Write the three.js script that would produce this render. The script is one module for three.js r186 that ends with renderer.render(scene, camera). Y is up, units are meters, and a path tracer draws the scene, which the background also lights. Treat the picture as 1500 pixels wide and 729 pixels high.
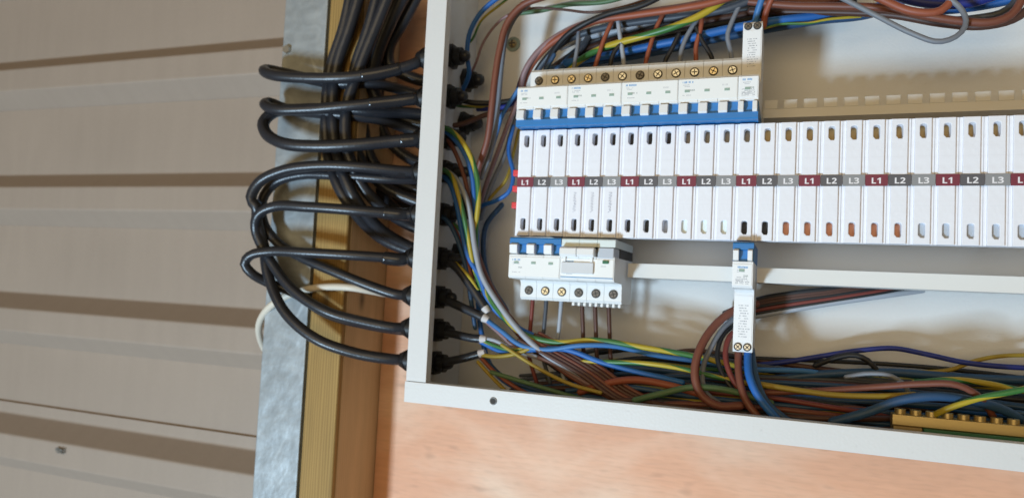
import * as THREE from 'three';
import { RoundedBoxGeometry } from 'three/addons/geometries/RoundedBoxGeometry.js';
import { mergeGeometries, toCreasedNormals } from 'three/addons/utils/BufferGeometryUtils.js';
import { ImprovedNoise } from 'three/addons/math/ImprovedNoise.js';
import { RectAreaLightUniformsLib } from 'three/addons/lights/RectAreaLightUniformsLib.js';

// ------------------------------------------------------------------ camera, light, exposure
const scene = new THREE.Scene();
const camera = new THREE.PerspectiveCamera(37.3, 1500 / 729, 0.02, 30);
camera.position.set(0.2556, -0.1089, 0.7058);
camera.rotation.set(0.0548, 0.3618, 0.0497, 'YXZ');
camera.focus = 0.64;
camera.userData.fStop = 5.6;
camera.updateMatrixWorld(true);

const renderer = new THREE.WebGLRenderer({ antialias: true });
renderer.toneMapping = THREE.LinearToneMapping;
renderer.toneMappingExposure = 0.82;
renderer.shadowMap.enabled = true;
renderer.shadowMap.type = THREE.PCFSoftShadowMap;

scene.background = new THREE.Color().setRGB(0.165, 0.112, 0.054);     // dim warm light of the shed around the board

RectAreaLightUniformsLib.init();
const LIGHT_AT = new THREE.Vector3(0.1, 0.0, 0).add(new THREE.Vector3(-0.41, -0.66, 1).normalize().multiplyScalar(3));
const coolLight = new THREE.RectAreaLight(new THREE.Color().setRGB(0.58, 0.80, 1.0), 270, 0.26, 0.52);
coolLight.position.copy(LIGHT_AT); coolLight.lookAt(0.1, 0, 0); coolLight.castShadow = true; scene.add(coolLight);  // unseen cool source, placed low and left to light the board
const WARM_AT = new THREE.Vector3(-0.05, 0.35, 2.9);
const warm = new THREE.RectAreaLight(new THREE.Color().setRGB(1.0, 0.76, 0.41), 1.5, 2.6, 1.9);
warm.position.copy(WARM_AT); warm.lookAt(0.15, 0, 0); warm.castShadow = true; scene.add(warm);  // unseen warm source, placed in front to light the shaded faces

// ------------------------------------------------------------------ helpers
let seed = 12345;
const rnd = () => { seed = (seed * 1664525 + 1013904223) >>> 0; return seed / 4294967296; };
const rr = (a, b) => a + (b - a) * rnd();
const noise = new ImprovedNoise();
const col = (r, g, b) => new THREE.Color().setRGB(r, g, b);
const srgb = (r, g, b) => new THREE.Color(`rgb(${r},${g},${b})`);
const used = {};
function numbered(n) { const k = used[n] = (used[n] ?? -1) + 1; return k ? `${n}_${String(k).padStart(3, '0')}` : n; }

// a pixel of the 1500 x 729 picture and a plane z -> the point there
function W(x, y, z) {
  const d = new THREE.Vector3((x - 750) / 1080, -(y - 364.5) / 1080, -1).applyQuaternion(camera.quaternion);
  return camera.position.clone().addScaledVector(d, (z - camera.position.z) / d.z);
}
function thing(name, label, category, pos = [0, 0, 0], group) {
  const o = new THREE.Group(); o.name = numbered(name); o.position.set(...pos); scene.add(o);
  o.userData = { label, category }; if (group) o.userData.group = group;
  return o;
}
function root(o) { while (o.parent && o.parent !== scene) o = o.parent; return o; }
// geometry is given in world coordinates; it is moved into the frame of its thing
function part(name, geo, mat, parent, label) {
  const g = Array.isArray(geo) ? (geo.length > 1 ? mergeGeometries(geo.map(x => x.index ? x.toNonIndexed() : x)) : geo[0]) : geo;
  const r = root(parent).position; g.translate(-r.x, -r.y, -r.z);
  const m = new THREE.Mesh(g, mat); m.name = name; m.castShadow = m.receiveShadow = true; parent.add(m);
  if (label) m.userData.label = label;
  return m;
}
function solo(name, label, category, geo, mat, group) {
  const g = Array.isArray(geo) ? mergeGeometries(geo.map(x => x.index ? x.toNonIndexed() : x)) : geo;
  g.computeBoundingBox(); const c = g.boundingBox.getCenter(new THREE.Vector3()); c.y = g.boundingBox.min.y; g.translate(-c.x, -c.y, -c.z);
  const m = new THREE.Mesh(g, mat); m.name = numbered(name); m.position.copy(c); m.castShadow = m.receiveShadow = true; scene.add(m);
  m.userData = { label, category }; if (group) m.userData.group = group;
  return m;
}
// box by its limits, uv in metres
function bx(x0, x1, y0, y1, z0, z1, r = 0) {
  const w = x1 - x0, h = y1 - y0, d = z1 - z0;
  const g = r ? new RoundedBoxGeometry(w, h, d, 2, r) : new THREE.BoxGeometry(w, h, d);
  g.translate((x0 + x1) / 2, (y0 + y1) / 2, (z0 + z1) / 2);
  return metreUV(g.index ? g.toNonIndexed() : g);
}
function metreUV(g) {
  const p = g.attributes.position, n = g.attributes.normal, uv = new Float32Array(p.count * 2);
  for (let i = 0; i < p.count; i++) {
    const ax = Math.abs(n.getX(i)), ay = Math.abs(n.getY(i)), az = Math.abs(n.getZ(i));
    if (az >= ax && az >= ay) { uv[2 * i] = p.getX(i); uv[2 * i + 1] = p.getY(i); }
    else if (ax >= ay) { uv[2 * i] = p.getZ(i); uv[2 * i + 1] = p.getY(i); }
    else { uv[2 * i] = p.getX(i); uv[2 * i + 1] = p.getZ(i); }
  }
  g.setAttribute('uv', new THREE.BufferAttribute(uv, 2));
  return g;
}
// (z, y) outline drawn out along x
function prism(pts, x0, x1, bevel = 0) {
  const s = new THREE.Shape(pts.map(([z, y]) => new THREE.Vector2(-z, y)));
  const g = new THREE.ExtrudeGeometry(s, { depth: x1 - x0 - 2 * bevel, bevelEnabled: bevel > 0, bevelSize: bevel, bevelThickness: bevel, bevelOffset: -bevel, bevelSegments: 1, steps: 1 });
  g.rotateY(Math.PI / 2); g.translate(x0 + bevel, 0, 0);            // shape x = -z, extrusion along +x
  return metreUV(g);
}
function cyl(r0, r1, a, b, seg = 16) {                              // from point a (radius r0) to b (r1)
  const d = new THREE.Vector3().subVectors(b, a), L = d.length();
  const g = new THREE.CylinderGeometry(r1, r0, L, seg); g.translate(0, L / 2, 0);
  g.applyQuaternion(new THREE.Quaternion().setFromUnitVectors(new THREE.Vector3(0, 1, 0), d.normalize()));
  g.translate(a.x, a.y, a.z);
  return g;
}
const V = (x, y, z) => new THREE.Vector3(x, y, z);
function tube(points, r, twist = 0, seg) {
  const c = new THREE.CatmullRomCurve3(points, false, 'centripetal'), L = c.getLength();
  const n = seg ?? Math.max(12, Math.min(90, Math.round(L / 0.006)));
  const g = new THREE.TubeGeometry(c, n, r, 10, false), uv = g.attributes.uv;
  for (let i = 0; i < uv.count; i++) { const u = uv.getX(i) * L; uv.setXY(i, u * 8, uv.getY(i) + u * twist); }
  const caps = [0, 1].map(t => { const s = new THREE.SphereGeometry(r, 8, 6), p = c.getPoint(t); s.scale(.98, .98, .98); s.translate(p.x, p.y, p.z); return s.toNonIndexed(); });
  return [g.toNonIndexed(), ...caps];
}

// ------------------------------------------------------------------ textures
function tex(w, h, f, color = true, rx = 1, ry = 1) {
  const a = new Uint8Array(w * h * 4);
  for (let y = 0; y < h; y++) for (let x = 0; x < w; x++) {
    const c = f(x / w, y / h), k = 4 * (y * w + x), e = color ? (v => { v = Math.max(0, Math.min(1, v)); return v <= .0031308 ? 12.92 * v : 1.055 * v ** (1 / 2.4) - .055; }) : (v => Math.max(0, Math.min(1, v)));
    const q = Array.isArray(c) ? c : [c, c, c];
    a[k] = 255 * e(q[0]); a[k + 1] = 255 * e(q[1]); a[k + 2] = 255 * e(q[2]); a[k + 3] = 255;
  }
  const t = new THREE.DataTexture(a, w, h); t.magFilter = THREE.LinearFilter; t.minFilter = THREE.LinearMipmapLinearFilter; t.generateMipmaps = true;
  t.wrapS = t.wrapT = THREE.MirroredRepeatWrapping; t.repeat.set(rx, ry); if (color) t.colorSpace = THREE.SRGBColorSpace; t.needsUpdate = true;
  return t;
}
const N = (x, y, z = 0) => noise.noise(x, y, z);
const fbm = (x, y, z = 0, o = 4) => { let s = 0, a = 1, f = 1; for (let i = 0; i < o; i++) { s += a * N(x * f, y * f, z + i * 7.3); a *= .5; f *= 2.03; } return s; };
function std(c, rough, o = {}) { return new THREE.MeshStandardMaterial({ color: c, roughness: rough, ...o }); }

// cladding: off-white coating, faint dust in drips
const claddingMap = tex(512, 512, (u, v) => { const d = 1 + .045 * fbm(u * 5, v * 5, 1) + .03 * fbm(u * 50, v * 7, 3, 3) + .02 * N(u * 190, v * 190, 5); return [.335 * d, .265 * d, .21 * d]; }, true, 1, 1);
const M = {};
M.cladding = std(col(1, 1, 1), .55, { map: claddingMap, bumpMap: tex(256, 256, (u, v) => .5 + .3 * N(u * 60, v * 60, 2), false, 4, 4), bumpScale: .00015 });
// galvanised steel with spangle and white rust patches
const galvMap = tex(512, 1024, (u, v) => {
  const s = fbm(u * 14 + 2 * N(u * 9, v * 40, 3), v * 60, 1, 3), p = Math.max(0, fbm(u * 5, v * 22, 9, 3)), k = .36 + .06 * s + .12 * p;
  const scr = Math.max(0, N(u * 30 + v * 60, v * 24, 4) - .45) * .35;
  return [(k + scr) * .93, (k + scr) * 1.0, (k + scr) * 1.03];
}, true, 4, 1);
M.galv = std(col(1, 1, 1), .5, { map: galvMap, metalness: .35, bumpMap: tex(256, 512, (u, v) => .5 + .4 * fbm(u * 10, v * 20, 1, 4), false, 5, 2), bumpScale: .0012 });
// timber: straight grain, warm
const timber = (base, s, z0) => tex(256, 1024, (u, v) => {
  const w = u * 9 + .5 * fbm(u * 2, v * 1.6, z0), g = .5 + .5 * Math.sin(w * 11 + 2.2 * N(u * 5, v * 1.2, z0 + 3)), f = N(u * 130, v * 5, z0);
  const kx = u - .62, ky = (v % .5) - .21, kn = Math.exp(-(kx * kx * 90 + ky * ky * 2600));
  const d = (1 - s * .28 * g + .07 * f + .1 * fbm(u * 3, v * 5, z0 + 6)) * (1 - .65 * kn);
  return [base[0] * d, base[1] * d * (1 - .04 * g), base[2] * d * (1 - .1 * g)];
}, true, 18, 1.6);
M.timberSideLit = std(col(1, 1, 1), .8, { map: timber([.62, .45, .26], .4, 9) });  // side colour lifted to offset the shade on that face
M.timber = std(col(1, 1, 1), .75, { map: timber([.38, .235, .072], .9, 2), bumpMap: tex(256, 256, (u, v) => .5 + .4 * N(u * 60, v * 4, 1), false, 18, 2), bumpScale: .0006 });
// plywood: pinkish face veneer with flowing figure
const plyMap = tex(1024, 1024, (u, v) => {
  const wx = u * 3 + .35 * fbm(u * 2.2, v * 1.3, 3), f = fbm(wx * 2.2, v * 17 + 2 * N(u * 3, v * 2, 8), 5, 4), f2 = N(u * 14, v * 220, 2), bl = fbm(u * 4, v * 4, 12, 3);
  const fl = Math.max(0, N(u * 26, v * 90, 21) - .42);
  const d = 1 + .09 * f + .05 * f2 + .05 * bl - .8 * fl, pl = Math.max(0, .6 * bl + .35 * f + .14 + .25 * N(u * 2.3, v * 1.7, 40));
  const po = 1 - .13 * Math.max(0, N(u * 60, v * 420, 31)); return [.72 * d * po, (.382 + .2 * pl) * d * po, (.232 + .22 * pl) * d * po];
}, true, 1.1, 1.1);
M.ply = std(col(1, 1, 1), .62, { map: plyMap, bumpMap: tex(512, 512, (u, v) => .5 + .3 * N(u * 20, v * 170, 1) + .2 * N(u * 90, v * 90, 4), false, 1.1, 1.1), bumpScale: .0006 });
M.plyEdge = std(col(.42, .27, .15), .85);
// painted steel of the board
const paint = (a, b, c) => tex(512, 512, (u, v) => { const d = 1 + .022 * fbm(u * 4, v * 4, 7) + .012 * N(u * 120, v * 120, 3) - .3 * Math.max(0, N(u * 8 + v * 3, v * 150, 13) - .55) - .35 * Math.max(0, N(u * 70, v * 70, 17) - .6); return [a * d, b * d, c * d]; }, true, 3, 3);
const peel = tex(256, 256, (u, v) => .5 + .4 * N(u * 45, v * 45, 2), false, 9, 9);
M.steel = std(col(1, 1, 1), .42, { map: paint(.70, .69, .675), bumpMap: peel, bumpScale: .00012 });
M.pan = std(col(.74, .73, .70), .45);
M.white = std(col(.83, .84, .87), .5);
M.shroud = std(col(1, 1, 1), .55, { map: paint(.86, .86, .91), bumpMap: tex(256, 256, (u, v) => .5 + .35 * fbm(u * 4, v * 4, 2, 3), false, 30, 30), bumpScale: .00035 });
M.shroudEdge = std(col(.62, .63, .70), .6);
M.mcb = std(col(.80, .805, .80), .42);
M.rcbo = std(col(.82, .825, .83), .42);
M.blue = std(srgb(36, 118, 182), .45);
M.toggle = std(col(.84, .84, .84), .38);
M.cyan = std(col(.70, .78, .78), .3);
M.greyLight = std(col(.66, .67, .69), .5);
M.greyMid = std(col(.50, .54, .60), .5);
M.greyPlastic = std(col(.42, .46, .52), .5);
M.dark = std(col(.03, .03, .032), .6);
M.hole = std(col(.05, .045, .04), .8);
M.brass = std(col(.74, .63, .42), .38, { metalness: .85 });
M.bar = std(col(.54, .42, .20), .40, { metalness: .75 });
M.brassDull = std(col(.36, .26, .12), .5, { metalness: .5 });
M.copper = std(col(.44, .21, .14), .45, { metalness: .6 });
M.zinc = std(col(.62, .62, .58), .32, { metalness: .9 });
M.steelDark = std(col(.16, .15, .14), .4, { metalness: .7 });
M.red = std(col(.72, .05, .06), .45);
M.green = std(col(.03, .16, .08), .5);
M.indicator = std(col(.30, .42, .36), .4);
// cable sheath: black PVC, scuffed
const scuff = tex(256, 128, (u, v) => { const d = .5 + .5 * fbm(u * 6, v * 4, 4, 4); const s = Math.max(0, N(u * 40, v * 18, 6) - .42); return [.018 + .009 * d + .03 * s, .0195 + .009 * d + .03 * s, .0245 + .011 * d + .03 * s]; }, true, 1, 1);
scuff.wrapS = scuff.wrapT = THREE.RepeatWrapping;
M.sheath = std(col(1, 1, 1), .35, { map: scuff, bumpMap: tex(128, 128, (u, v) => .5 + .4 * N(u * 9, v * 14, 3), false, 6, 1), bumpScale: .00015 });
M.sleeve = std(col(.018, .019, .023), .22);
M.gland = std(col(.013, .013, .014), .45);
M.whiteCable = std(col(.66, .60, .50), .5);
// wire insulation
const ins = (r, g, b, ro = .5) => std(srgb(r, g, b), ro);
M.w = {
  brown: ins(116, 66, 50), brownDark: ins(82, 52, 42), orange: ins(148, 78, 54), blue: ins(34, 98, 172), blueLight: ins(62, 116, 174), blueDark: ins(42, 76, 112), navy: ins(30, 44, 122),
  grey: ins(122, 126, 134), greyLight: ins(160, 165, 174), greyDark: ins(72, 76, 84), black: ins(30, 30, 33), red: ins(118, 52, 44), green: ins(82, 112, 76), yellow: ins(158, 134, 42), mauve: ins(138, 108, 108),
};
const gyMap = tex(8, 64, (u, v) => (v < .46 ? [.045, .165, .04] : [.45, .34, .028]));
gyMap.wrapS = gyMap.wrapT = THREE.RepeatWrapping;
M.w.earth = std(col(1, 1, 1), .4, { map: gyMap });

// ------------------------------------------------------------------ unseen light panels, out of view, placed to light the board
function unseenPanel(label, at, lamp, w, h, glow, k) {
  const o = thing('window', label, 'window', at.toArray());
  o.quaternion.copy(lamp.quaternion);
  const add = (n, g, m) => { const q = new THREE.Mesh(g, m); q.name = n; q.castShadow = q.receiveShadow = true; o.add(q); };
  const glowGeo = new THREE.PlaneGeometry(w, h); glowGeo.rotateY(Math.PI); glowGeo.translate(0, 0, .012);
  const box = (x, y, bw, bh) => { const b = new THREE.BoxGeometry(bw, bh, .04); b.translate(x, y, .02); return b; };
  // the light shines along its own -z, so the pane lies just behind it
  add('glow_panel', glowGeo, new THREE.MeshStandardMaterial({ color: col(.1, .1, .1), emissive: glow, emissiveIntensity: k, side: THREE.DoubleSide }));
  for (const b of [box(-w / 2 - .015, 0, .03, h + .06), box(w / 2 + .015, 0, .03, h + .06), box(0, h / 2 + .015, w, .03), box(0, -h / 2 - .015, w, .03)]) add('frame', b, M.steel);
}
unseenPanel('small unseen cool light panel, out of view, lighting the board from low left', LIGHT_AT, coolLight, .26, .52, col(.56, .80, 1), 3);
unseenPanel('wide unseen warm light panel, out of view, lighting the shaded faces from in front', WARM_AT, warm, 2.6, 1.9, col(1, .74, .40), 1);

// ------------------------------------------------------------------ cladding wall, post, stud, plywood
{
  const o = thing('wall', 'off-white ribbed metal cladding running behind the steel post', 'cladding wall', [-1.1, -.9, -.182]);
  o.userData.kind = 'structure';
  const P = .2027, zp = -.182, zr = -.150, T = .0012;
  function sheet(yTop, yBot, dz) {                                  // folded profile between two heights
    const pts = [];
    for (let k = -4; k <= 3; k++) {
      const y = .0465 + P * -k;                                     // bottom of a pan; the rib stands below it
      pts.push([zp, y + .118], [zp, y], [zr, y - .0255], [zr, y - .0625], [zp, y - .0885]);
    }
    const out = [];
    for (const [z, y] of pts) if (y <= yTop && y >= yBot) out.push([z + dz, y]);
    out.unshift([zp + dz, yTop]); out.push([zp + dz, yBot]);
    const f = [], r = .0025;                                        // soften the folds
    out.forEach(([z, y], i) => {
      const a = out[i - 1], b = out[i + 1];
      if (!a || !b || Math.abs((y - a[1]) * (b[0] - z) - (z - a[0]) * (b[1] - y)) < 1e-9) { f.push([z, y]); return; }
      const la = Math.hypot(a[0] - z, a[1] - y), lb = Math.hypot(b[0] - z, b[1] - y);
      for (const t of [0, .33, .67, 1]) {
        const pa = [z + (a[0] - z) * r / la, y + (a[1] - y) * r / la], pb = [z + (b[0] - z) * r / lb, y + (b[1] - y) * r / lb];
        f.push([(1 - t) ** 2 * pa[0] + 2 * t * (1 - t) * z + t * t * pb[0], (1 - t) ** 2 * pa[1] + 2 * t * (1 - t) * y + t * t * pb[1]]);
      }
    });
    const back = f.map(([z, y]) => [z - T, y]).reverse();
    return prism([...f, ...back], -2.2, .9);
  }
  part('cladding_sheet', sheet(.80, -.352, 0), M.cladding, o);
  part('cladding_sheet', sheet(-.3405, -.92, .0042), M.cladding, o);
}
{
  const o = thing('steel_post', 'galvanised steel channel post with mottled zinc, left of the timber stud', 'steel post', [-.313, -.8, -.09]);
  const zF = -.036;
  // channel: web along the front, flanges going back to the cladding
  part('front_face', bx(-.345, -.282, -.8, .75, zF - .003, zF, .0014), M.galv, o);
  part('flange', bx(-.345, -.342, -.8, .75, -.148, zF - .0031), M.galv, o);
  part('flange', bx(-.285, -.282, -.8, .75, -.148, zF - .0031), M.galv, o);
  const b = W(421, 73, zF);
  const head = new THREE.CylinderGeometry(.0052, .0056, .004, 6); head.rotateX(Math.PI / 2); head.translate(b.x, b.y, zF + .002);
  part('bolt', head, M.zinc, o);
}
{
  const o = thing('timber_stud', 'yellow softwood stud with side colour lightened against shade, beside the galvanised post', 'timber stud', [-.255, -.8, -.08]);
  part('front_strip', bx(-.2785, -.2335, -.8, .75, -.044, -.036, .0025), M.timber, o, 'yellowish front face of the stud as a separate strip');
  part('stud', bx(-.2783, -.2335, -.8, .75, -.1485, -.0441, .0015), M.timberSideLit, o);  // same timber as the front, coloured paler to balance its shade
}
{
  const o = thing('plywood_board', 'pinkish plywood backing board behind the grey enclosure', 'plywood', [.3, -.8, -.14]);
  part('face_veneer', bx(-.2328, .9, -.8, .75, -.1325, -.130), M.ply, o);
  part('core', bx(-.2326, .9, -.8, .75, -.148, -.1326), M.plyEdge, o);
}

// ------------------------------------------------------------------ enclosure
const EX0 = -.1185, EX1 = .62, EY0 = -.2315, EY1 = .33, ZB = -.118, ZL = .012;
const board = thing('distribution_board', 'pale grey steel enclosure with open front, crowded with wiring', 'distribution board', [.25, EY0, -.06]);
part('back_panel', bx(EX0 + .0013, EX1 - .0013, EY0 + .0013, EY1 - .0013, -.1295, ZB), M.steel, board);
const GY = [85, 143, 203, 252, 314, 378, 434, 482, 530], GZ = -.048;
part('left_wall', bx(EX0, EX0 + .0012, EY0 + .0013, EY1, -.1298, ZL - .0016), M.steel, board);
part('right_wall', bx(EX1 - .0012, EX1, EY0 + .0013, EY1, -.1298, ZL - .0016), M.steel, board);
part('floor_panel', bx(EX0, EX1, EY0, EY0 + .0012, -.1298, ZL - .0016), M.steel, board);
part('top_panel', bx(EX0 + .0013, EX1 - .0013, EY1 - .0012, EY1, -.1298, ZL - .0016), M.steel, board);
{
  // returned front edges: a flat face and a short turned-in lip
  part('front_rim', [bx(EX0 - .0004, -.0955, -.2098, EY1, ZL - .0015, ZL, .0006), bx(-.0968, -.0955, -.2098, EY1, ZL - .011, ZL - .0016)], M.steel, board);
  part('front_rim', [bx(EX0 - .0012, EX1, EY0 - .0004, -.2102, ZL - .0011, ZL + .0006, .0006), bx(EX0 + .02, EX1, -.2115, -.2102, ZL - .011, ZL - .0012)], M.steel, board);
  part('front_rim', bx(EX0, EX1, EY1 - .023, EY1, ZL - .0015, ZL, .0006), M.steel, board);
  part('front_rim', bx(EX1 - .023, EX1, -.2098, EY1 - .0232, ZL - .0015, ZL, .0006), M.steel, board);
  const p = W(723, 587, ZL);
  const rim = new THREE.TorusGeometry(.0032, .0008, 6, 18); rim.translate(p.x, p.y, ZL + .0008);
  const cup = new THREE.CylinderGeometry(.003, .003, .0012, 16); cup.rotateX(Math.PI / 2); cup.translate(p.x, p.y, ZL + .0008);
  const h = part('cover_fixing', cup, M.hole, board); part('insert_rim', rim, M.steelDark, h);
}
{
  // fixing through the back panel, upper left
  const p = W(752, 65, ZB);
  const ws = new THREE.CylinderGeometry(.0088, .0092, .002, 24); ws.rotateX(Math.PI / 2); ws.translate(p.x, p.y, ZB + .001);
  const w = part('washer', ws, std(col(.22, .27, .25), .45, { metalness: .6 }), board);
  const hd = new THREE.SphereGeometry(.0058, 16, 8, 0, 6.3, 0, 1.2); hd.rotateX(Math.PI / 2); hd.translate(p.x, p.y, ZB - .0005);
  const sl = [bx(p.x - .004, p.x + .004, p.y - .0007, p.y + .0007, ZB + .0048, ZB + .0058), bx(p.x - .0007, p.x + .0007, p.y - .004, p.y + .004, ZB + .0047, ZB + .0057)];
  part('screw', hd, M.brassDull, w); part('screw_slot', sl, M.hole, w);
}
const GLAND = [];
function gland(px, py, z, label) {
  const c = W(px, py, z), y = c.y;
  const body = part('cable_gland', [cyl(.0135, .0135, V(EX0, y, z), V(EX0 - .007, y, z), 6), cyl(.0105, .0105, V(EX0 - .007, y, z), V(EX0 - .020, y, z), 20), cyl(.0128, .0128, V(EX0 - .020, y, z), V(EX0 - .032, y, z), 6), cyl(.0125, .0078, V(EX0 - .032, y, z), V(EX0 - .041, y, z), 20)], M.gland, board);
  part('lock_nut', [cyl(.0145, .0145, V(EX0 + .0013, y, z), V(EX0 + .007, y, z), 6), cyl(.0105, .0100, V(EX0 + .007, y, z), V(EX0 + .016, y, z), 18)], M.gland, body);
  GLAND.push(V(EX0, y, z));
}
GY.forEach((y, i) => gland(i < 6 ? 634 : 628, y, GZ));
const GYB = [120, 182, 300, 372];
GYB.forEach(y => gland(648, y, -.09));

// ------------------------------------------------------------------ busbar pan and shrouds
const PX = .018;
{
  const o = thing('busbar_pan', 'pale folded steel pan carrying the white busbar covers', 'busbar pan', [.22, -.1, -.09]);
  part('web', bx(-.006, .50, -.090, .090, -.1005, -.099), M.pan, o);
  for (const [a, b] of [[.1005, .2063], [.2262, .50]]) part('flange', bx(a, b, -.0905, -.0762, -.0435, -.042), M.pan, o);        // front lips
  for (const [a, b] of [[.1005, .2063], [.2262, .50]]) part('ledge', bx(a, b, -.0905, -.0891, -.0989, -.0436), M.pan, o);
  part('ledge', bx(.2272, .50, .0720, .0733, -.0989, -.0536), M.pan, o);
  part('flange', bx(.2272, .50, .0720, .0806, -.0535, -.052), M.pan, o);
  for (let n = 13; n < 28; n++) part('flange_tooth', bx(n * PX - .0062, n * PX + .0062, .0807, .0898, -.0535, -.052, .0006), M.pan, o);
}
function slotShape(w, h, n) {
  const s = new THREE.Shape(); s.moveTo(-w / 2, -h / 2); s.lineTo(w / 2, -h / 2); s.lineTo(w / 2, h / 2); s.lineTo(-w / 2, h / 2); s.closePath();
  for (const cy of [.0431, -.0423]) {                               // keyhole slots: a rounded top with one square shoulder
    const p = new THREE.Path(), y0 = cy - .0062, y1 = cy + .0062, a = .0026;
    p.moveTo(-a, y0 + .0022); p.lineTo(-a + .0018, y0); p.lineTo(a - .0006, y0); p.lineTo(a, y0 + .002); p.lineTo(a, y1 - .002); p.quadraticCurveTo(a, y1, 0, y1); p.quadraticCurveTo(-a, y1, -a, y1 - .0026); p.closePath();
    s.holes.push(p);
  }
  return s;
}
function textTexture(w, h, draw) {
  const c = document.createElement('canvas'); c.width = w; c.height = h; const g = c.getContext('2d'); draw(g, w, h);
  const t = new THREE.CanvasTexture(c); t.colorSpace = THREE.SRGBColorSpace; t.anisotropy = 4; return t;
}
const phase = ['L1', 'L2', 'L3'].map((s, i) => std(col(1, 1, 1), .55, { map: textTexture(96, 64, (g, w, h) => {
  g.fillStyle = ['#7a2f40', '#5b595d', '#8f8f91'][i]; g.fillRect(0, 0, w, h); g.fillStyle = '#ece8ea'; g.font = 'bold 46px sans-serif'; g.textAlign = 'center'; g.textBaseline = 'middle'; g.fillText(s, w * .5, h * .54);
}) }));
function plate(x0, x1, y0, y1, z0, z1) {                            // thin box whose front carries 0..1 uv
  const g = new THREE.BoxGeometry(x1 - x0, y1 - y0, z1 - z0); g.translate((x0 + x1) / 2, (y0 + y1) / 2, (z0 + z1) / 2); return g;
}
{
  const ex = (w, d, b, z) => { const g = new THREE.ExtrudeGeometry(slotShape(w, .1085), { depth: d, bevelEnabled: b > 0, bevelSize: b, bevelThickness: b, bevelOffset: -b, bevelSegments: 2, curveSegments: 5 }); g.translate(0, 0, z); return g; };
  const proto = metreUV(mergeGeometries([ex(.0177, .0086, 0, -.0095), ex(.0128, .0018, .0006, -.0009)]));
  const words = ['leftmost', 'middle', 'rightmost, cut off by the picture edge'];
  for (let b = 0; b < 3; b++) {
    const n0 = b * 12, n1 = b < 2 ? n0 + 11 : n0 + 3, x0 = n0 * PX - PX / 2 + .0005, x1 = n1 * PX + PX / 2 - .0005;
    const o = thing('busbar_cover', ['white slotted busbar cover below the long row of blue-banded breakers', 'white slotted busbar cover right of the breaker row, brass and copper in its slots', 'white busbar cover at the far right edge, only its first way showing'][b], 'busbar cover', [(x0 + x1) / 2, -.054, -.02]);
    part('tray', [bx(x0, x1, -.0536, .0548, -.014, -.0100), bx(x0 + .004, x1 - .004, -.046, .047, -.098, -.0121)], M.shroud, o);
    for (let n = n0; n <= n1; n++) {
      const x = n * PX;
      // faces are cut right through; a contact sits at the bottom of each slot
      const g = proto.clone(); g.translate(x - .0006, .0006, 0);
      const jitter = rr(-.00015, .00015); g.translate(0, 0, jitter);
      const f = part('way_cover', g, M.shroud, o);
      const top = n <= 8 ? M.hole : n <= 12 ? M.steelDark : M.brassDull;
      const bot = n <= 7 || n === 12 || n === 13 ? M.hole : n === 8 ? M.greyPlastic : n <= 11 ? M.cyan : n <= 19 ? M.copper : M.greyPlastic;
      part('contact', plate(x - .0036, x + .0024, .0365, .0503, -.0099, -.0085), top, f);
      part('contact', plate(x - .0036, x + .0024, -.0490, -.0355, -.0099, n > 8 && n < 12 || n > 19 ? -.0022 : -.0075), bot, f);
      part('phase_label', plate(x - .0088, x + .0088, -.0038, .0062, .0016, .0022), phase[n % 3], o);
    }
  }
  // faint pencil strokes on three ways
  const o = scene.children.find(c => c.name === 'busbar_cover'), ink = std(col(.42, .41, .46), .8);
  for (const n of [3, 4, 5]) {
    const p = []; for (let k = 0; k < 15; k++) p.push(V(n * PX - .0008 + (k % 2 ? 1 : -1) * rr(.0008, .0018), -.0095 - k * .0014 + (k % 2) * .0012, .00168));
    part('pencil_mark', tube(p, .00022, 0, 60), ink, o);
  }
  for (const py of [254, 277, 301]) { const p = W(757, py, -.006); part('red_cap', bx(-.0155, -.0092, p.y - .0033, p.y + .0033, -.012, -.002, .001), M.red, o); }
}

// ------------------------------------------------------------------ breakers
function mir(pts, s) { return pts.map(([z, y]) => [z, s * y]); }
const print = (poles, seedN, dense) => textTexture(poles * 128, 168, (g, w, h) => {
  g.fillStyle = dense ? '#f2f3f4' : '#f1f1ef'; g.fillRect(0, 0, w, h);
  const q = (() => { let s = seedN * 977 + 13; return () => (s = (s * 16807) % 2147483647) / 2147483647; })();
  const line = (x, y, n, hh, c) => { g.fillStyle = c; for (let i = 0; i < n; i++) { const ww = 3 + q() * 6; if (q() > .15) g.fillRect(x, y + (q() - .5) * 2, ww, hh); x += ww + 2; } };
  for (let p = 0; p < poles; p++) {
    const x = p * 128;
    if (p === 0 || dense) { line(x + 22, 16, 9, 16, 'rgba(96,150,205,.75)'); line(x + 26, 44, 7, 6, 'rgba(130,135,150,.55)'); line(x + 26, 56, 6, 6, 'rgba(130,135,150,.5)'); line(x + 72, 84, 4, 14, 'rgba(120,130,130,.5)'); line(x + 24, 128, 8, 7, 'rgba(140,140,150,.5)'); }
    else if (p % 2 === 0) line(x + 30, 50, 5, 14, 'rgba(150,152,160,.28)');
    if (dense) { for (let k = 0; k < 5; k++) line(x + 18, 100 + k * 12, 11, 5, 'rgba(90,98,112,.6)'); }
  }
});
const longPrint = textTexture(128, 300, (g, w, h) => {
  g.fillStyle = '#f2f2f3'; g.fillRect(0, 0, w, h);
  let s = 71; const q = () => (s = (s * 16807) % 2147483647) / 2147483647;
  for (let k = 0; k < 13; k++) { let x = 26 + 8 * q(); const y = 60 + k * 17; for (let i = 0; i < 7 + 3 * q(); i++) { const ww = 3 + 5 * q(); g.fillStyle = `rgba(70,78,92,${.25 + .35 * q()})`; if (q() > .25) g.fillRect(x, y, ww, 7); x += ww + 2; } }
});
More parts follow.
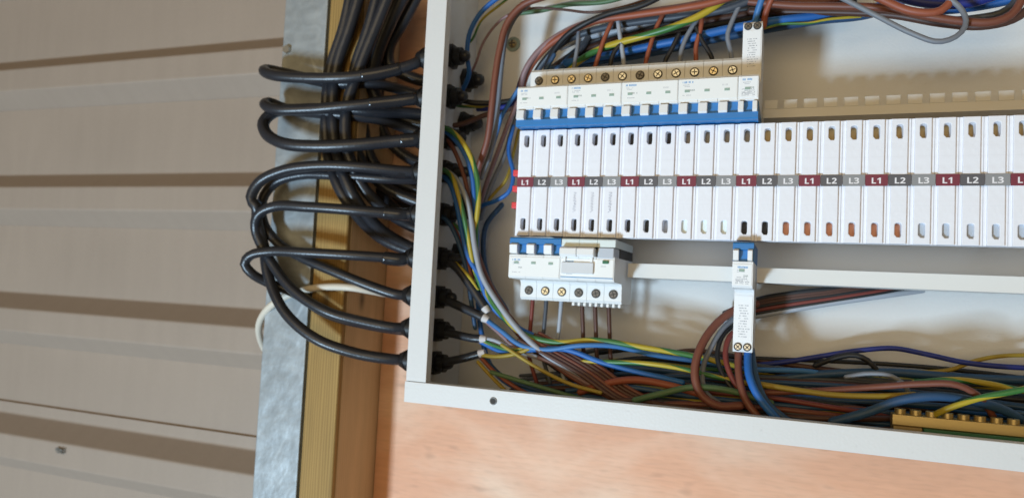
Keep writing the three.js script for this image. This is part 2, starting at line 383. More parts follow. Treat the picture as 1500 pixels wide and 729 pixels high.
function screwPart(o, x, y, z, mat, tilt, r = .0034) {
  const ring = new THREE.CylinderGeometry(r + .0012, r + .0012, .0012, 18); ring.rotateX(Math.PI / 2); ring.translate(x, y, z + .0001);
  const h = part('terminal_recess', ring, M.hole, o);
  const hd = new THREE.CylinderGeometry(r, r, .0016, 16); hd.rotateX(Math.PI / 2);
  const k = []; for (const a of [tilt, tilt + Math.PI / 2]) { const b = new THREE.BoxGeometry(r * 1.7, .0008, .0004); b.rotateZ(a); b.translate(0, 0, .0009); k.push(b); }
  hd.translate(x, y, z + .0004); k.forEach(b => b.translate(x, y, z + .0004));
  part('screw', hd, mat, h); part('screw_slot', k, M.hole, h);
}
// one breaker of several poles; s = 1 above the busbars, -1 below
function breaker(name, label, n0, poles, s, opt = {}) {
  const x0 = n0 * PX - PX / 2, yT = opt.tall ? (s > 0 ? .1605 : .1570) : (s > 0 ? .1262 : .1186);
  const o = thing(name, label, 'circuit breaker', [x0 + poles * PX / 2, s * .0905, -.03]);
  const mat = opt.tall ? M.rcbo : M.mcb;
  for (let p = 0; p < poles; p++) {
    const a = x0 + p * PX + .00015, b = x0 + (p + 1) * PX - .00015, xc = (a + b) / 2;
    const off = opt.offPoles && p >= 0;
    const prof = mir([[-.072, .0735], [.0132, .0735], [.0136, .0740], [.0136, .0952], [.0120, .0972], [-.0215, .0985], [-.024, .1010], [-.024, yT - .003], [-.027, yT], [-.072, yT]], s);
    part('pole_housing', prism(s > 0 ? prof : prof.reverse(), a, b), mat, o);
    if (!off) {
      const bl = mir([[-.072, .0567], [.0126, .0563], [.0136, .0575], [.0136, .0628], [.0092, .0634], [.0092, .0733], [-.072, .0733]], s);
      part('toggle_surround', prism(s > 0 ? bl : bl.reverse(), a - .00014, b + .00014), M.blue, o);
      const sh = opt.shift ?? -.0028;                               // rocker, thrown towards the busbars
      const tg = mir([[.0060, .0628], [.0152, .0626], [.0172, .0640], [.0162, .0722], [.0060, .0740]], s);
      for (const [u0, u1] of opt.tall ? [[-.0085, -.0036], [.0040, .0082]] : [[sh - .0052, sh + .0030]]) part('toggle', prism(s > 0 ? tg : tg.reverse(), xc + u0, xc + u1, .0004), M.toggle, o);
    } else {
      const cy = mir([[-.072, .0567], [.0116, .0563], [.0126, .0575], [.0126, .0640], [-.072, .0640]], s);
      part('top_cap', prism(s > 0 ? cy : cy.reverse(), a, b), M.cyan, o);
      const rc = mir([[-.072, .0642], [-.0100, .0642], [-.0100, .0733], [-.072, .0733]], s);
      part('toggle_recess', prism(s > 0 ? rc : rc.reverse(), a, b), M.dark, o);
    }
    const yi = s > 0 ? .0842 : -.0815;
    if (!off) part('status_window', bx(xc - .0030, xc + .0016, yi - .0012, yi + .0012, .0143, .01455), M.indicator, o);
    if (opt.screws !== false && !opt.tall) screwPart(o, xc + .0006, s * (s > 0 ? .1135 : .1088), -.024, opt.screwMats?.[p] ?? M.zinc, rnd() * 3);
  }
  if (opt.tall) for (const dx of [-.0042, .0042]) screwPart(o, x0 + PX / 2 + dx, s * (s > 0 ? .1555 : .1520), -.024, s < 0 ? M.zinc : M.steelDark, .8, .0026);
  const y0 = s > 0 ? .0760 : -.0953, y1 = y0 + .0193;
  part('label_plate', plate(x0 + .0009, x0 + poles * PX - .0009, y0, y1, .0136, .0142), std(col(1, 1, 1), .5, { map: print(poles, n0 + 3 + (s < 0 ? 50 : 0), !!opt.tall) }), o);
  if (opt.tall) part('label_plate', plate(x0 + .0012, x0 + PX - .0012, s > 0 ? .112 : -.147, s > 0 ? .151 : -.104, -.0240, -.0235), std(col(1, 1, 1), .5, { map: longPrint }), o);
  return o;
}
const zb = [M.steelDark, M.brass, M.brass];
breaker('circuit_breaker', 'three-pole white breaker with blue band, first at the left end of the upper row', 0, 3, 1, { screwMats: zb });
breaker('circuit_breaker', 'three-pole white breaker with blue band, second from the left in the upper row', 3, 3, 1, { screwMats: [M.brass, M.steelDark, M.zinc] });
breaker('circuit_breaker', 'three-pole white breaker with blue band, third from the left in the upper row', 6, 3, 1, { screwMats: [M.steelDark, M.zinc, M.zinc] });
breaker('circuit_breaker', 'three-pole white breaker with blue band, next to the tall single breaker of the upper row', 9, 3, 1, { screwMats: [M.zinc, M.brass, M.zinc] });
breaker('tall_breaker', 'tall narrow white breaker at the right end of the upper row', 12, 1, 1, { tall: true });
breaker('circuit_breaker', 'three-pole white breaker with blue toggles hanging below the left end of the busbar cover', 0, 3, -1, { screwMats: zb });
{
  const o = breaker('isolator_switch', 'three-pole switch with raised white handle, beside the lower blue breaker', 3, 3, -1, { offPoles: true, screwMats: [M.steelDark, M.steelDark, M.steelDark] });
  const x0 = 3 * PX - PX / 2;
  const h1 = prism([[.002, -.0665], [.020, -.0650], [.022, -.0665], [.0225, -.0720], [.020, -.0745], [.002, -.0730]].reverse(), x0 + .0010, x0 + .0178, .0006);
  const h2 = prism([[.002, -.0665], [.020, -.0650], [.022, -.0665], [.0225, -.0720], [.020, -.0745], [.002, -.0730]].reverse(), x0 + .0182, x0 + .0352, .0006);
  part('handle', h1, M.toggle, o); part('handle', h2, M.toggle, o);
  part('handle_arm', bx(x0 + .003, x0 + .006, -.079, -.074, -.008, .016, .0008), M.toggle, o);
  part('handle_arm', bx(x0 + .030, x0 + .033, -.079, -.074, -.008, .016, .0008), M.toggle, o);
  part('handle_shade_block', bx(x0 + .002, x0 + .034, -.0905, -.0795, .0143, .0168, .0006), M.greyLight, o);  // grey block stands in for the shade under the handle
  part('pole_cap', bx(x0 + .037, x0 + .0530, -.0750, -.0645, -.02, .0141, .001), M.greyMid, o);
  part('test_button', bx(x0 + .0425, x0 + .0485, -.0800, -.0770, .0143, .0158, .0005), M.green, o);
  part('print_line', bx(x0 + .001, x0 + .053, -.0945, -.0935, .0143, .0145), std(srgb(120, 165, 205), .5), o);
  const nubs = []; for (let k = 0; k < 9; k++) nubs.push(bx(x0 + .002 + k * .006, x0 + .0048 + k * .006, -.1222, -.1187, -.05, -.0265, .0006));
  part('shield_tooth', nubs, M.mcb, o);
}
breaker('tall_breaker', 'tall narrow white breaker with two screws hanging alone beneath the busbar cover', 12, 1, -1, { tall: true });

// ------------------------------------------------------------------ brass earth bar
{
  const a = W(1306, 615, -.034);
  const o = thing('earth_bar', 'brass terminal bar with a row of screws on a green base', 'terminal bar', [a.x + .1, -.2302, -.034]);
  const y = a.y;
  part('bar', bx(a.x, a.x + .26, y - .0030, y + .0065, -.041, -.027, .0008), M.bar, o);
  for (let k = 0; k < 20; k++) {
    const x = a.x + .007 + k * .0122;
    const h = new THREE.CylinderGeometry(.0046, .0046, .0045, 14); h.translate(x, y + .0085, -.034);
    const sl = new THREE.BoxGeometry(.0066, .0008, .0012); sl.rotateY(.6 + rnd()); sl.translate(x, y + .0105, -.034);
    const m = part('screw', h, M.bar, o); part('screw_slot', sl, M.hole, m);
  }
  part('end_block', bx(a.x + .0005, a.x + .0235, -.2302, y - .0031, -.044, -.024, .001), M.brassDull, o);
  part('base', bx(a.x + .024, a.x + .27, -.2302, y - .0032, -.046, -.022, .001), M.green, o);
}

// ------------------------------------------------------------------ black cables outside the box
const P3 = a => a.map(([x, y, z]) => W(x, y, z));
function cable(label, pts, r, gi, sleeve, group) {
  const p = P3(pts);
  if (gi !== undefined) { const g = GLAND[gi]; p.push(V(g.x - .036, g.y, g.z), V(g.x + .02, g.y, g.z)); }
  const o = thing('cable', label, 'cable', p[0].toArray(), group);
  part('sheath', tube(p, r), M.sheath, o);
  if (sleeve) {                                                     // glossy shrunk sleeve near the entry
    const c = new THREE.CatmullRomCurve3(p, false, 'centripetal'), q = [];
    for (let t = sleeve[0]; t <= sleeve[1] + 1e-6; t += (sleeve[1] - sleeve[0]) / 6) q.push(c.getPointAt(t));
    part('sleeve', tube(q, r * 1.16), M.sleeve, o);
  }
  return o;
}
cable('topmost black cable looping out left of the box, its bend seen edge on', [[640, 150, -.09], [590, 132, -.07], [545, 122, -.045], [490, 122, -.030], [420, 108, -.024], [392, 102, -.013], [386, 104, 0], [400, 110, .006], [450, 114, .002], [510, 113, -.008], [570, 104, -.025], [610, 92, -.04]], .0066, 0, [.74, .82]);
cable('black cable loop second from the top, running level across the post', [[640, 205, -.095], [590, 186, -.075], [550, 174, -.05], [500, 168, -.030], [420, 160, -.022], [394, 150, -.010], [387, 153, .002], [402, 160, .006], [450, 160, .0], [510, 155, -.01], [570, 149, -.028], [612, 144, -.042]], .0064, 1, [.76, .86]);
cable('black cable third from the top, hooking round in a tight bend at the post edge', [[640, 170, -.09], [590, 165, -.07], [545, 163, -.042], [500, 160, -.029], [440, 160, -.024], [402, 164, -.014], [386, 178, -.006], [390, 196, .002], [415, 210, .005], [460, 214, 0], [520, 212, -.012], [575, 207, -.03], [612, 204, -.043]], .0072, 2, [.84, .93]);
cable('thick black cable arching over the big left loop and dropping to the lowest gland', [[606, 252, -.044], [572, 249, -.03], [520, 244, -.013], [460, 243, -.002], [412, 250, .004], [378, 268, .006], [367, 292, .006], [375, 303, .004], [376, 322, -.004], [386, 360, -.012], [392, 402, -.008], [416, 456, -.004], [462, 496, -.008], [520, 517, -.022], [575, 526, -.038]], .0064, 8);
cable('black cable level with mid-loop, turning down to the gland above the lowest', [[606, 314, -.044], [575, 313, -.034], [520, 308, -.016], [450, 303, -.004], [402, 302, 0], [378, 314, .002], [374, 336, -.004], [392, 376, -.010], [428, 424, -.010], [478, 456, -.014], [535, 472, -.028], [580, 480, -.040]], .0062, 7);
cable('black cable with the lowest level run, curling back sharply at its left end', [[606, 380, -.044], [575, 378, -.034], [520, 374, -.016], [450, 370, -.002], [395, 368, .004], [366, 374, .008], [358, 386, .008], [368, 400, .002], [388, 412, -.010], [428, 428, -.024], [478, 459, -.028], [535, 475, -.044], [590, 484, -.062], [640, 488, -.07]], .0058);
cable('black cable sloping down from behind the loop to the third gland from the bottom', [[640, 262, -.075], [575, 262, -.045], [500, 257, -.029], [440, 256, -.022], [402, 268, -.018], [384, 292, -.014], [385, 325, -.018], [405, 354, -.020], [440, 376, -.022], [490, 398, -.026], [540, 418, -.034], [580, 431, -.042]], .0060, 6);
for (const [i, t] of [[3, [.05, .16]], [4, [.06, .17]], [5, [.06, .20]]]) {   // sleeves and entries of the three level runs
  const y = [252, 314, 380][i - 3], g = GLAND[i];
  const p = [...P3([[565, y - 2, -.031], [588, y, -.038]]), V(g.x - .036, g.y, g.z)];
  solo('cable_sleeve', ['glossy black sleeve on the upper level cable by the box rim', 'glossy black sleeve on the middle level cable by the box rim', 'glossy black sleeve on the lowest level cable by the box rim'][i - 3], 'sleeve', tube(p, .0076), M.sleeve);
  const q = [...P3([[600, y, -.043]]), V(g.x - .03, g.y, g.z), V(g.x + .03, g.y, g.z)];
  solo('cable_tail', ['black cable end passing the box wall at the upper level run', 'black cable end passing the box wall at the middle level run', 'black cable end passing the box wall at the lowest level run'][i - 3], 'cable', tube(q, .0060), M.sheath);
}
const vl = 'black cable dropping from above between timber stud and box', vg = 'black cables dropping between stud and box';
cable('black cable dropping in front of the timber stud, nearest the post', [[530, -20, -.020], [512, 40, -.022], [494, 95, -.026], [487, 160, -.028], [494, 225, -.027], [516, 285, -.029], [556, 335, -.06], [605, 364, -.085]], .0072, 12);
cable('black cable dropping beside the stud and bending to a gland behind the level runs', [[556, -20, -.03], [540, 40, -.032], [520, 100, -.036], [514, 165, -.042], [524, 225, -.052], [556, 268, -.07], [605, 293, -.085]], .0070, 11);
cable('thick black cable leaning in from the top, close to the box side', [[598, -20, -.045], [572, 30, -.048], [552, 80, -.055], [545, 125, -.062], [560, 155, -.072], [605, 178, -.086]], .0084, 10);
cable('black cable leaning in from the top right beside the box rim', [[618, -20, -.065], [592, 30, -.068], [570, 70, -.074], [572, 96, -.080], [610, 116, -.088]], .0074, 9);
for (const [r, ...q] of [
  [.0072, [575, -20, -.075], [556, 40, -.08], [536, 120, -.088], [532, 200, -.092], [550, 270, -.10], [600, 322, -.10], [660, 340, -.10]],
  [.0068, [516, -20, -.024], [503, 40, -.026], [484, 100, -.0275], [477, 165, -.0275], [482, 235, -.0275], [508, 295, -.029], [560, 350, -.07], [660, 385, -.10]],
  [.0072, [600, -20, -.085], [575, 50, -.09], [556, 120, -.095], [560, 190, -.10], [600, 232, -.105], [660, 245, -.105]],
  [.0070, [562, -20, -.055], [547, 50, -.058], [534, 120, -.062], [532, 185, -.066], [548, 240, -.075], [590, 270, -.09], [660, 285, -.10]],
  [.0070, [574, -20, -.020], [550, 40, -.022], [526, 100, -.024], [507, 160, -.026], [510, 225, -.028], [540, 285, -.045], [600, 330, -.08], [660, 345, -.09]],
  [.0068, [590, -20, -.105], [566, 60, -.108], [548, 140, -.112], [548, 220, -.114], [570, 290, -.115], [660, 320, -.112]]])
  cable(vl, q, r, undefined, undefined, vg);

solo('cable', 'cream white cable bending round the post edge behind the black loops', 'cable', tube(P3([[575, 432, -.075], [545, 426, -.045], [515, 421, -.031], [478, 420, -.030], [440, 426, -.030], [412, 437, -.029], [392, 452, -.034], [379, 476, -.060], [384, 505, -.10], [400, 530, -.13]]), .0044), M.whiteCable);

// ------------------------------------------------------------------ wires inside the box
function wire(kind, r, label, pts, group) {
  const names = { brown: 'brown', brownDark: 'brown', orange: 'brown', blue: 'blue', blueLight: 'blue', blueDark: 'blue', navy: 'blue', grey: 'grey', greyLight: 'grey', greyDark: 'grey', black: 'black', red: 'red', green: 'green', yellow: 'yellow', mauve: 'brown', earth: 'earth' };
  const p = pts[0].isVector3 ? pts : P3(pts);
  return solo(`${names[kind]}_wire`, label, 'wire', tube(p, r * .92, kind === 'earth' ? 9 + 6 * rnd() : 0), M.w[kind], group);
}
// upper left
wire('blue', .0030, 'bright blue wire curving down inside the upper left corner', [[760, -20, -.05], [725, 0, -.05], [703, 20, -.05], [688, 48, -.052], [684, 80, -.056], [687, 108, -.064], [676, 135, -.08]]);
wire('brown', .0042, 'thick brown wire curving down the left side of the box', [[860, -25, -.02], [800, -6, -.02], [765, 8, -.022], [743, 34, -.024], [732, 72, -.026], [725, 115, -.028], [720, 160, -.032], [714, 205, -.040], [700, 250, -.05], [692, 300, -.06], [696, 360, -.065], [718, 420, -.06], [756, 478, -.055], [800, 520, -.05]]);
wire('grey', .0030, 'grey wire hugging the thick brown wire at the left', [[830, -25, -.035], [785, -2, -.035], [757, 22, -.037], [742, 52, -.04], [735, 95, -.045], [730, 150, -.05], [722, 210, -.055], [705, 260, -.06]]);
wire('mauve', .0018, 'thin dusky wire slanting past the screw washer', [[775, 10, -.07], [735, 28, -.075], [708, 62, -.08], [696, 95, -.085], [676, 132, -.09]]);
wire('earth', .0017, 'thin yellow and green wire crossing the upper left corner', [[760, -15, -.09], [735, 5, -.09], [705, 30, -.095], [690, 60, -.1], [668, 75, -.1]]);
wire('mauve', .0038, 'dusky brown wire arching over the left end of the breaker row', [[764, 150, -.085], [763, 125, -.075], [772, 98, -.065], [796, 68, -.06], [835, 43, -.055], [880, 28, -.05], [950, 17, -.045], [1020, 6, -.04], [1095, -14, -.04]]);
wire('orange', .0040, 'reddish brown wire along the top above the breaker row', [[764, 158, -.09], [767, 122, -.08], [779, 95, -.07], [802, 68, -.06], [836, 46, -.05], [872, 31, -.044], [930, 22, -.04], [1000, 12, -.035], [1050, 2, -.034], [1110, -20, -.034]]);
wire('greyDark', .0042, 'dark grey wire below the arching brown one', [[782, 112, -.09], [795, 92, -.085], [825, 62, -.075], [870, 44, -.07], [935, 32, -.06], [1000, 24, -.055], [1060, 14, -.05], [1120, -8, -.05]]);
wire('greyLight', .0036, 'pale grey wire at the back above the breaker row', [[822, 70, -.1], [850, 58, -.098], [900, 46, -.09], [960, 32, -.085], [1030, 12, -.08], [1080, -15, -.08]]);
wire('earth', .0040, 'bright yellow and green wire slanting up above the breaker row', [[822, 116, -.09], [845, 92, -.075], [876, 73, -.06], [905, 63, -.052], [945, 52, -.045], [990, 38, -.04], [1030, 20, -.04], [1060, 0, -.04], [1080, -20, -.04]]);
wire('blue', .0048, 'thick blue wire rising rightward above the breaker row', [[830, 92, -.08], [900, 79, -.07], [960, 66, -.062], [1010, 56, -.06], [1060, 44, -.06], [1120, 33, -.06], [1190, 24, -.065], [1260, 16, -.07], [1340, -5, -.07]]);
wire('blueDark', .0044, 'dark blue wire under the thick blue one at the top', [[800, 104, -.09], [860, 92, -.088], [930, 82, -.08], [1000, 68, -.075], [1060, 55, -.075], [1130, 42, -.078], [1200, 30, -.08], [1270, 22, -.08], [1320, 5, -.08]]);
for (const [k, d] of [['black', 0], ['black', 8], ['brownDark', 16], ['black', 24], ['blueDark', 31], ['greyDark', 38], ['black', -8]])
  wire(k, .0044, `${{ black: 'black', brownDark: 'dark brown', blueDark: 'deep blue', greyDark: 'charcoal' }[k]} wire in the dark tangle behind the breaker drop wires`, [[788 + d * .6, 118 - d * .2, -.1], [815 + d, 96 - d * .7, -.1 + d * .0003], [870, 84 - d, -.098], [940, 66 - d, -.09], [1020, 50 - d, -.088], [1100, 36 - d, -.086], [1180, 22 - d * .8, -.086], [1250, 2 - d, -.086]], k === 'black' ? 'black wires above the breaker row' : undefined);
wire('green', .0028, 'green wire at the top edge left of the brown arch', [[755, 20, -.08], [790, 16, -.08], [830, 7, -.075], [890, 2, -.07], [950, -16, -.07]]);
wire('brownDark', .0016, 'thin dark brown wire sagging across the white back panel', [[745, 22, -.06], [780, 12, -.06], [825, 14, -.058], [868, 18, -.055], [920, 8, -.055], [975, -12, -.055]]);
wire('greyLight', .0030, 'light grey wire at the top edge beside the green one', [[800, 12, -.095], [850, 2, -.09], [900, -4, -.09], [960, -16, -.09]]);
wire('black', .0034, 'black wire running up to the top edge over the brown wires', [[796, 118, -.085], [806, 84, -.06], [830, 52, -.042], [860, 33, -.035], [892, 20, -.035], [940, 8, -.035], [985, -14, -.035]]);
// drops into the breakers
const dz = -.05, D = (x, ...q) => [...q.map(([a, b]) => [a, b, dz]), [x, 100 - (x - 840) * .06, dz], [x, 122 - (x - 840) * .06, dz]];
const drops = [
  ['grey', D(841, [848, 40], [846, 68])], ['orange', D(872, [898, 28], [884, 60], [877, 82])], ['greyLight', D(914, [905, 25], [908, 50], [912, 75])], ['orange', D(946, [975, 14], [962, 40], [952, 70])],
  ['black', D(974, [995, 50], [984, 72])], ['grey', D(996, [1022, 28], [1008, 50], [999, 72])], ['orange', D(1020, [1030, 10], [1027, 40], [1020, 68])], ['black', D(1044, [1020, 40], [1028, 58], [1040, 78])], ['grey', D(1072, [1092, -8], [1076, 24], [1066, 52], [1070, 72])], ['black', D(894, [915, 60], [900, 76])], ['blueDark', D(800, [812, 80], [803, 96])],
];
const ord = ['leftmost grey', 'leftmost reddish brown', 'pale grey', 'middle reddish brown', 'black, beside the middle brown one', 'grey, fourth breaker', 'reddish brown, rightmost', 'black, bent at the rightmost breaker', 'grey, long and wavy, beside the tall breaker', 'short black', 'dark blue, at the far left end'];
drops.forEach(([k, p], i) => wire(k, i === 0 ? .0024 : .0026, `wire dropping into the breaker row top: ${ord[i]}`, p));
wire('blueLight', .0036, 'bright blue wire entering the top of the tall upper breaker', [[1122, -20, -.045], [1116, 0, -.045], [1110, 18, -.05], [1106, 36, -.055]]);
wire('orange', .0034, 'reddish brown wire entering the top of the tall upper breaker', [[1140, -20, -.04], [1130, 0, -.042], [1122, 20, -.05], [1119, 38, -.055]]);
// upper right
wire('brown', .0040, 'long brown wire dipping along the upper right of the box', [[1095, 2, -.05], [1160, 8, -.045], [1230, 9, -.04], [1300, 12, -.035], [1350, 22, -.03], [1410, 31, -.03], [1455, 32, -.03], [1484, 20, -.03], [1505, -15, -.03]]);
wire('brownDark', .0040, 'dark brown wire beneath the long brown one at the upper right', [[1100, 16, -.07], [1170, 17, -.065], [1240, 18, -.06], [1310, 22, -.055], [1380, 34, -.05], [1440, 38, -.045], [1490, 26, -.045], [1520, 0, -.045]]);
wire('orange', .0040, 'reddish brown wire sweeping from the top edge to the long brown one', [[1255, -20, -.03], [1295, 0, -.028], [1335, 16, -.026], [1375, 17, -.026], [1392, 4, -.026], [1405, -18, -.026]]);
wire('brown', .0034, 'short brown wire above the blue run at the upper right', [[1100, -6, -.06], [1150, 0, -.055], [1210, 2, -.05], [1260, -14, -.05]]);
wire('grey', .0026, 'grey wire hanging in a low loop at the upper right', [[1200, -20, -.02], [1240, 0, -.018], [1285, 23, -.016], [1335, 48, -.014], [1375, 61, -.014], [1402, 53, -.016], [1416, 34, -.02], [1408, 12, -.024], [1380, -10, -.024]]);
wire('navy', .0050, 'deep blue thick wire at the top edge above the grey loop', [[1290, -18, -.06], [1335, 0, -.055], [1385, 6, -.05], [1430, 2, -.05], [1480, -16, -.05]]);
wire('blue', .0050, 'blue thick wire at the upper right corner', [[1360, 16, -.075], [1410, 12, -.07], [1460, 4, -.065], [1510, -8, -.06]]);
wire('greyDark', .0034, 'charcoal wire curving up at the upper right corner', [[1380, 30, -.07], [1430, 26, -.06], [1468, 18, -.055], [1488, 2, -.055], [1494, -20, -.055]]);
wire('earth', .0015, 'thin yellow and green wire beneath the blue run right of the tall breaker', [[1110, 44, -.06], [1145, 35, -.06], [1185, 34, -.06], [1215, 28, -.06], [1262, 24, -.062]]);
// left middle
wire('black', .0034, 'black wire crossing level behind the thick brown wire', [[642, 130, -.06], [665, 143, -.065], [690, 150, -.07], [730, 150, -.08], [775, 142, -.09]]);
wire('earth', .0022, 'yellow and green wire crossing level under the black one', [[645, 142, -.065], [668, 154, -.07], [700, 156, -.08], [740, 155, -.09], [775, 150, -.095]]);
wire('navy', .0030, 'deep blue wire at the left end of the breaker row', [[700, 160, -.085], [730, 158, -.08], [752, 150, -.075], [762, 120, -.08], [770, 100, -.09]]);
wire('brownDark', .0034, 'dark brown wire slanting up behind the thick brown one', [[645, 186, -.06], [675, 182, -.07], [712, 168, -.085], [748, 158, -.09], [770, 130, -.095]]);
wire('blueLight', .0026, 'light blue wire dropping beside the breaker row left end', [[760, 130, -.06], [748, 148, -.062], [736, 168, -.065], [726, 200, -.07], [716, 235, -.075]]);
wire('mauve', .0030, 'dusky brown wire dropping beside the breaker row left end', [[758, 150, -.07], [745, 180, -.07], [730, 220, -.075], [712, 270, -.08], [700, 310, -.085]]);
wire('grey', .0030, 'grey wire dropping beside the breaker row left end', [[765, 150, -.08], [750, 190, -.085], [738, 230, -.088], [720, 270, -.09], [704, 320, -.09]]);
wire('blue', .0026, 'blue wire bending back in a hook left of the busbar cover', [[752, 185, -.08], [745, 220, -.078], [752, 255, -.074], [746, 280, -.07], [726, 294, -.072], [702, 304, -.078], [690, 330, -.08]]);
wire('yellow', .0022, 'dull yellow wire inside the blue hook', [[760, 190, -.095], [752, 225, -.09], [742, 262, -.088], [720, 288, -.09], [700, 320, -.09]]);
wire('blueDark', .0034, 'dark blue wire running down behind the fan of earth wires', [[735, 300, -.09], [712, 330, -.09], [708, 370, -.088], [716, 410, -.085], [742, 455, -.08]]);
// fans from the glands
wire('brown', .0028, 'brown core of the upper fan by the left wall', [[636, 190, -.04], [658, 208, -.04], [673, 238, -.042], [684, 275, -.046], [690, 320, -.05], [694, 370, -.055], [708, 420, -.058], [742, 470, -.055], [800, 525, -.05], [850, 560, -.045], [900, 585, -.04]]);
wire('blue', .0030, 'blue core of the upper fan by the left wall', [[636, 184, -.035], [660, 198, -.034], [680, 224, -.035], [691, 256, -.04], [695, 295, -.045], [698, 340, -.05], [700, 385, -.05], [714, 428, -.05], [748, 472, -.05], [800, 500, -.05]]);
wire('earth', .0032, 'yellow and green core of the upper fan by the left wall', [[640, 182, -.03], [664, 194, -.028], [684, 218, -.028], [697, 252, -.032], [701, 290, -.036], [697, 335, -.042], [698, 378, -.045], [707, 415, -.045], [728, 452, -.042], [765, 488, -.04], [815, 501, -.04], [872, 498, -.042], [940, 508, -.045], [1010, 520, -.05], [1080, 536, -.055]]);
wire('earth', .0030, 'yellow and green core of the second fan by the left wall', [[640, 244, -.035], [660, 256, -.03], [671, 284, -.028], [679, 316, -.03], [686, 350, -.036], [694, 390, -.042], [706, 424, -.045]]);
wire('blue', .0030, 'blue core of the second fan by the left wall', [[636, 250, -.04], [656, 264, -.038], [668, 296, -.038], [676, 336, -.038], [686, 376, -.04], [702, 404, -.042], [716, 442, -.045], [752, 480, -.05]]);
wire('greyLight', .0032, 'pale grey core of the second fan by the left wall', [[650, 246, -.04], [668, 262, -.038], [682, 288, -.036], [690, 322, -.036], [695, 360, -.034], [705, 402, -.034], [728, 442, -.034], [762, 486, -.034], [800, 520, -.034], [850, 548, -.034]]);
wire('blueDark', .0028, 'dark blue core of the third fan by the left wall', [[636, 312, -.04], [654, 322, -.038], [668, 346, -.04], [682, 390, -.045], [690, 440, -.05], [696, 480, -.055]]);
wire('orange', .0026, 'reddish brown core of the third fan by the left wall', [[640, 314, -.045], [660, 328, -.045], [676, 358, -.046], [688, 398, -.048], [700, 440, -.05]]);
wire('earth', .0022, 'yellow and green core of the third fan by the left wall', [[640, 316, -.05], [662, 326, -.05], [676, 340, -.05], [688, 372, -.052], [700, 412, -.054]]);
wire('earth', .0024, 'yellow and green core beside the third black tail', [[640, 372, -.05], [662, 382, -.045], [684, 402, -.042], [700, 424, -.042]]);
wire('blue', .0032, 'blue wire dropping straight down into the corner bundle', [[702, 392, -.06], [700, 430, -.062], [704, 480, -.066], [716, 530, -.06], [742, 560, -.05], [800, 578, -.045], [860, 588, -.045]]);
wire('black', .0032, 'black wire slanting down to the corner bundle', [[690, 395, -.075], [722, 440, -.07], [752, 480, -.065], [790, 520, -.06], [840, 556, -.06]]);
// lower left tails
const T = (label, a, r) => { const o = thing('cable_tail', label, 'cable', W(...a[0]).toArray()); const p = P3(a); part('sheath', tube(p, r), M.sheath, o); const e = p[p.length - 1], d = e.clone().sub(p[p.length - 2]).normalize(); part('cut_end', cyl(r * 1.02, r * .75, e, e.clone().addScaledVector(d, .007), 12), std(col(.60, .56, .55), .6), o); };
T('black sheathed cable tail slanting down from under the third fan', [[636, 376, -.046], [664, 388, -.044], [690, 420, -.042], [710, 450, -.042]], .0048);
T('black cable tail with pale cut end from the third gland up', [[640, 434, -.046], [668, 446, -.042], [694, 458, -.04], [708, 465, -.04]], .0050);
T('black cable tail with pale cut end from the second gland up', [[640, 484, -.046], [668, 490, -.042], [692, 495, -.04], [704, 496, -.04]], .0046);
T('black cable tail with pale cut end from the lowest gland', [[636, 530, -.046], [662, 528, -.042], [688, 522, -.04], [702, 518, -.04]], .0046);
wire('blueLight', .0028, 'light blue core leaving the upper cut cable end', [[708, 465, -.040], [735, 485, -.036], [762, 505, -.034], [800, 512, -.034], [850, 506, -.034], [900, 507, -.042], [960, 520, -.056], [1030, 530, -.064], [1090, 540, -.07], [1200, 546, -.085], [1250, 566, -.098], [1290, 600, -.105]]);
wire('mauve', .0026, 'dusky core leaving the upper cut cable end', [[708, 467, -.043], [730, 486, -.042], [760, 512, -.042], [810, 532, -.042], [870, 566, -.042], [930, 592, -.042]]);
wire('earth', .0022, 'yellow and green core leaving the middle cut cable end', [[704, 497, -.04], [722, 505, -.038], [745, 512, -.036], [775, 510, -.036]]);
wire('greyLight', .0024, 'pale core leaving the middle cut cable end', [[704, 495, -.042], [724, 498, -.04], [748, 510, -.04], [785, 522, -.04]]);
wire('blue', .0030, 'blue core rising from the middle cut cable end', [[704, 500, -.044], [740, 516, -.04], [780, 512, -.038], [830, 512, -.036], [880, 530, -.036], [940, 546, -.036], [1000, 560, -.038]]);
wire('yellow', .0026, 'pale yellow core leaving the lowest cut cable end', [[702, 519, -.04], [725, 522, -.036], [755, 518, -.034], [780, 508, -.034]]);
wire('orange', .0024, 'reddish brown core leaving the lowest cut cable end', [[702, 521, -.044], [725, 545, -.042], [770, 575, -.04], [820, 590, -.04]]);
// corner bundle: parallel brown strands
for (let k = 0; k < 6; k++) wire(k % 3 === 2 ? 'brown' : 'brownDark', .0023, `brown strand of the parallel group sweeping down under the lower breaker`, [[760 + k * 6, 498 - k * 2, -.036 - k * .002], [805 + k * 6, 522 - k * 2, -.032 - k * .002], [850 + k * 6, 548 - k * 2, -.03 - k * .002], [895 + k * 6, 580 - k * 2, -.03 - k * .002], [940 + k * 6, 602 - k * 2, -.03 - k * .002]], 'parallel brown strands');
wire('yellow', .0022, 'yellow wire under the parallel brown strands', [[735, 505, -.03], [790, 540, -.03], [835, 562, -.028], [880, 575, -.028]]);
wire('green', .0026, 'green wire under the parallel brown strands', [[720, 545, -.03], [770, 560, -.03], [830, 578, -.03], [890, 594, -.03]]);
wire('blueDark', .0028, 'dark blue wire low in the left corner', [[706, 520, -.05], [735, 550, -.046], [790, 572, -.044], [850, 584, -.042], [920, 596, -.04]]);
wire('yellow', .0022, 'yellow wire low in the left corner', [[700, 530, -.035], [730, 562, -.032], [752, 580, -.03], [785, 592, -.03]]);
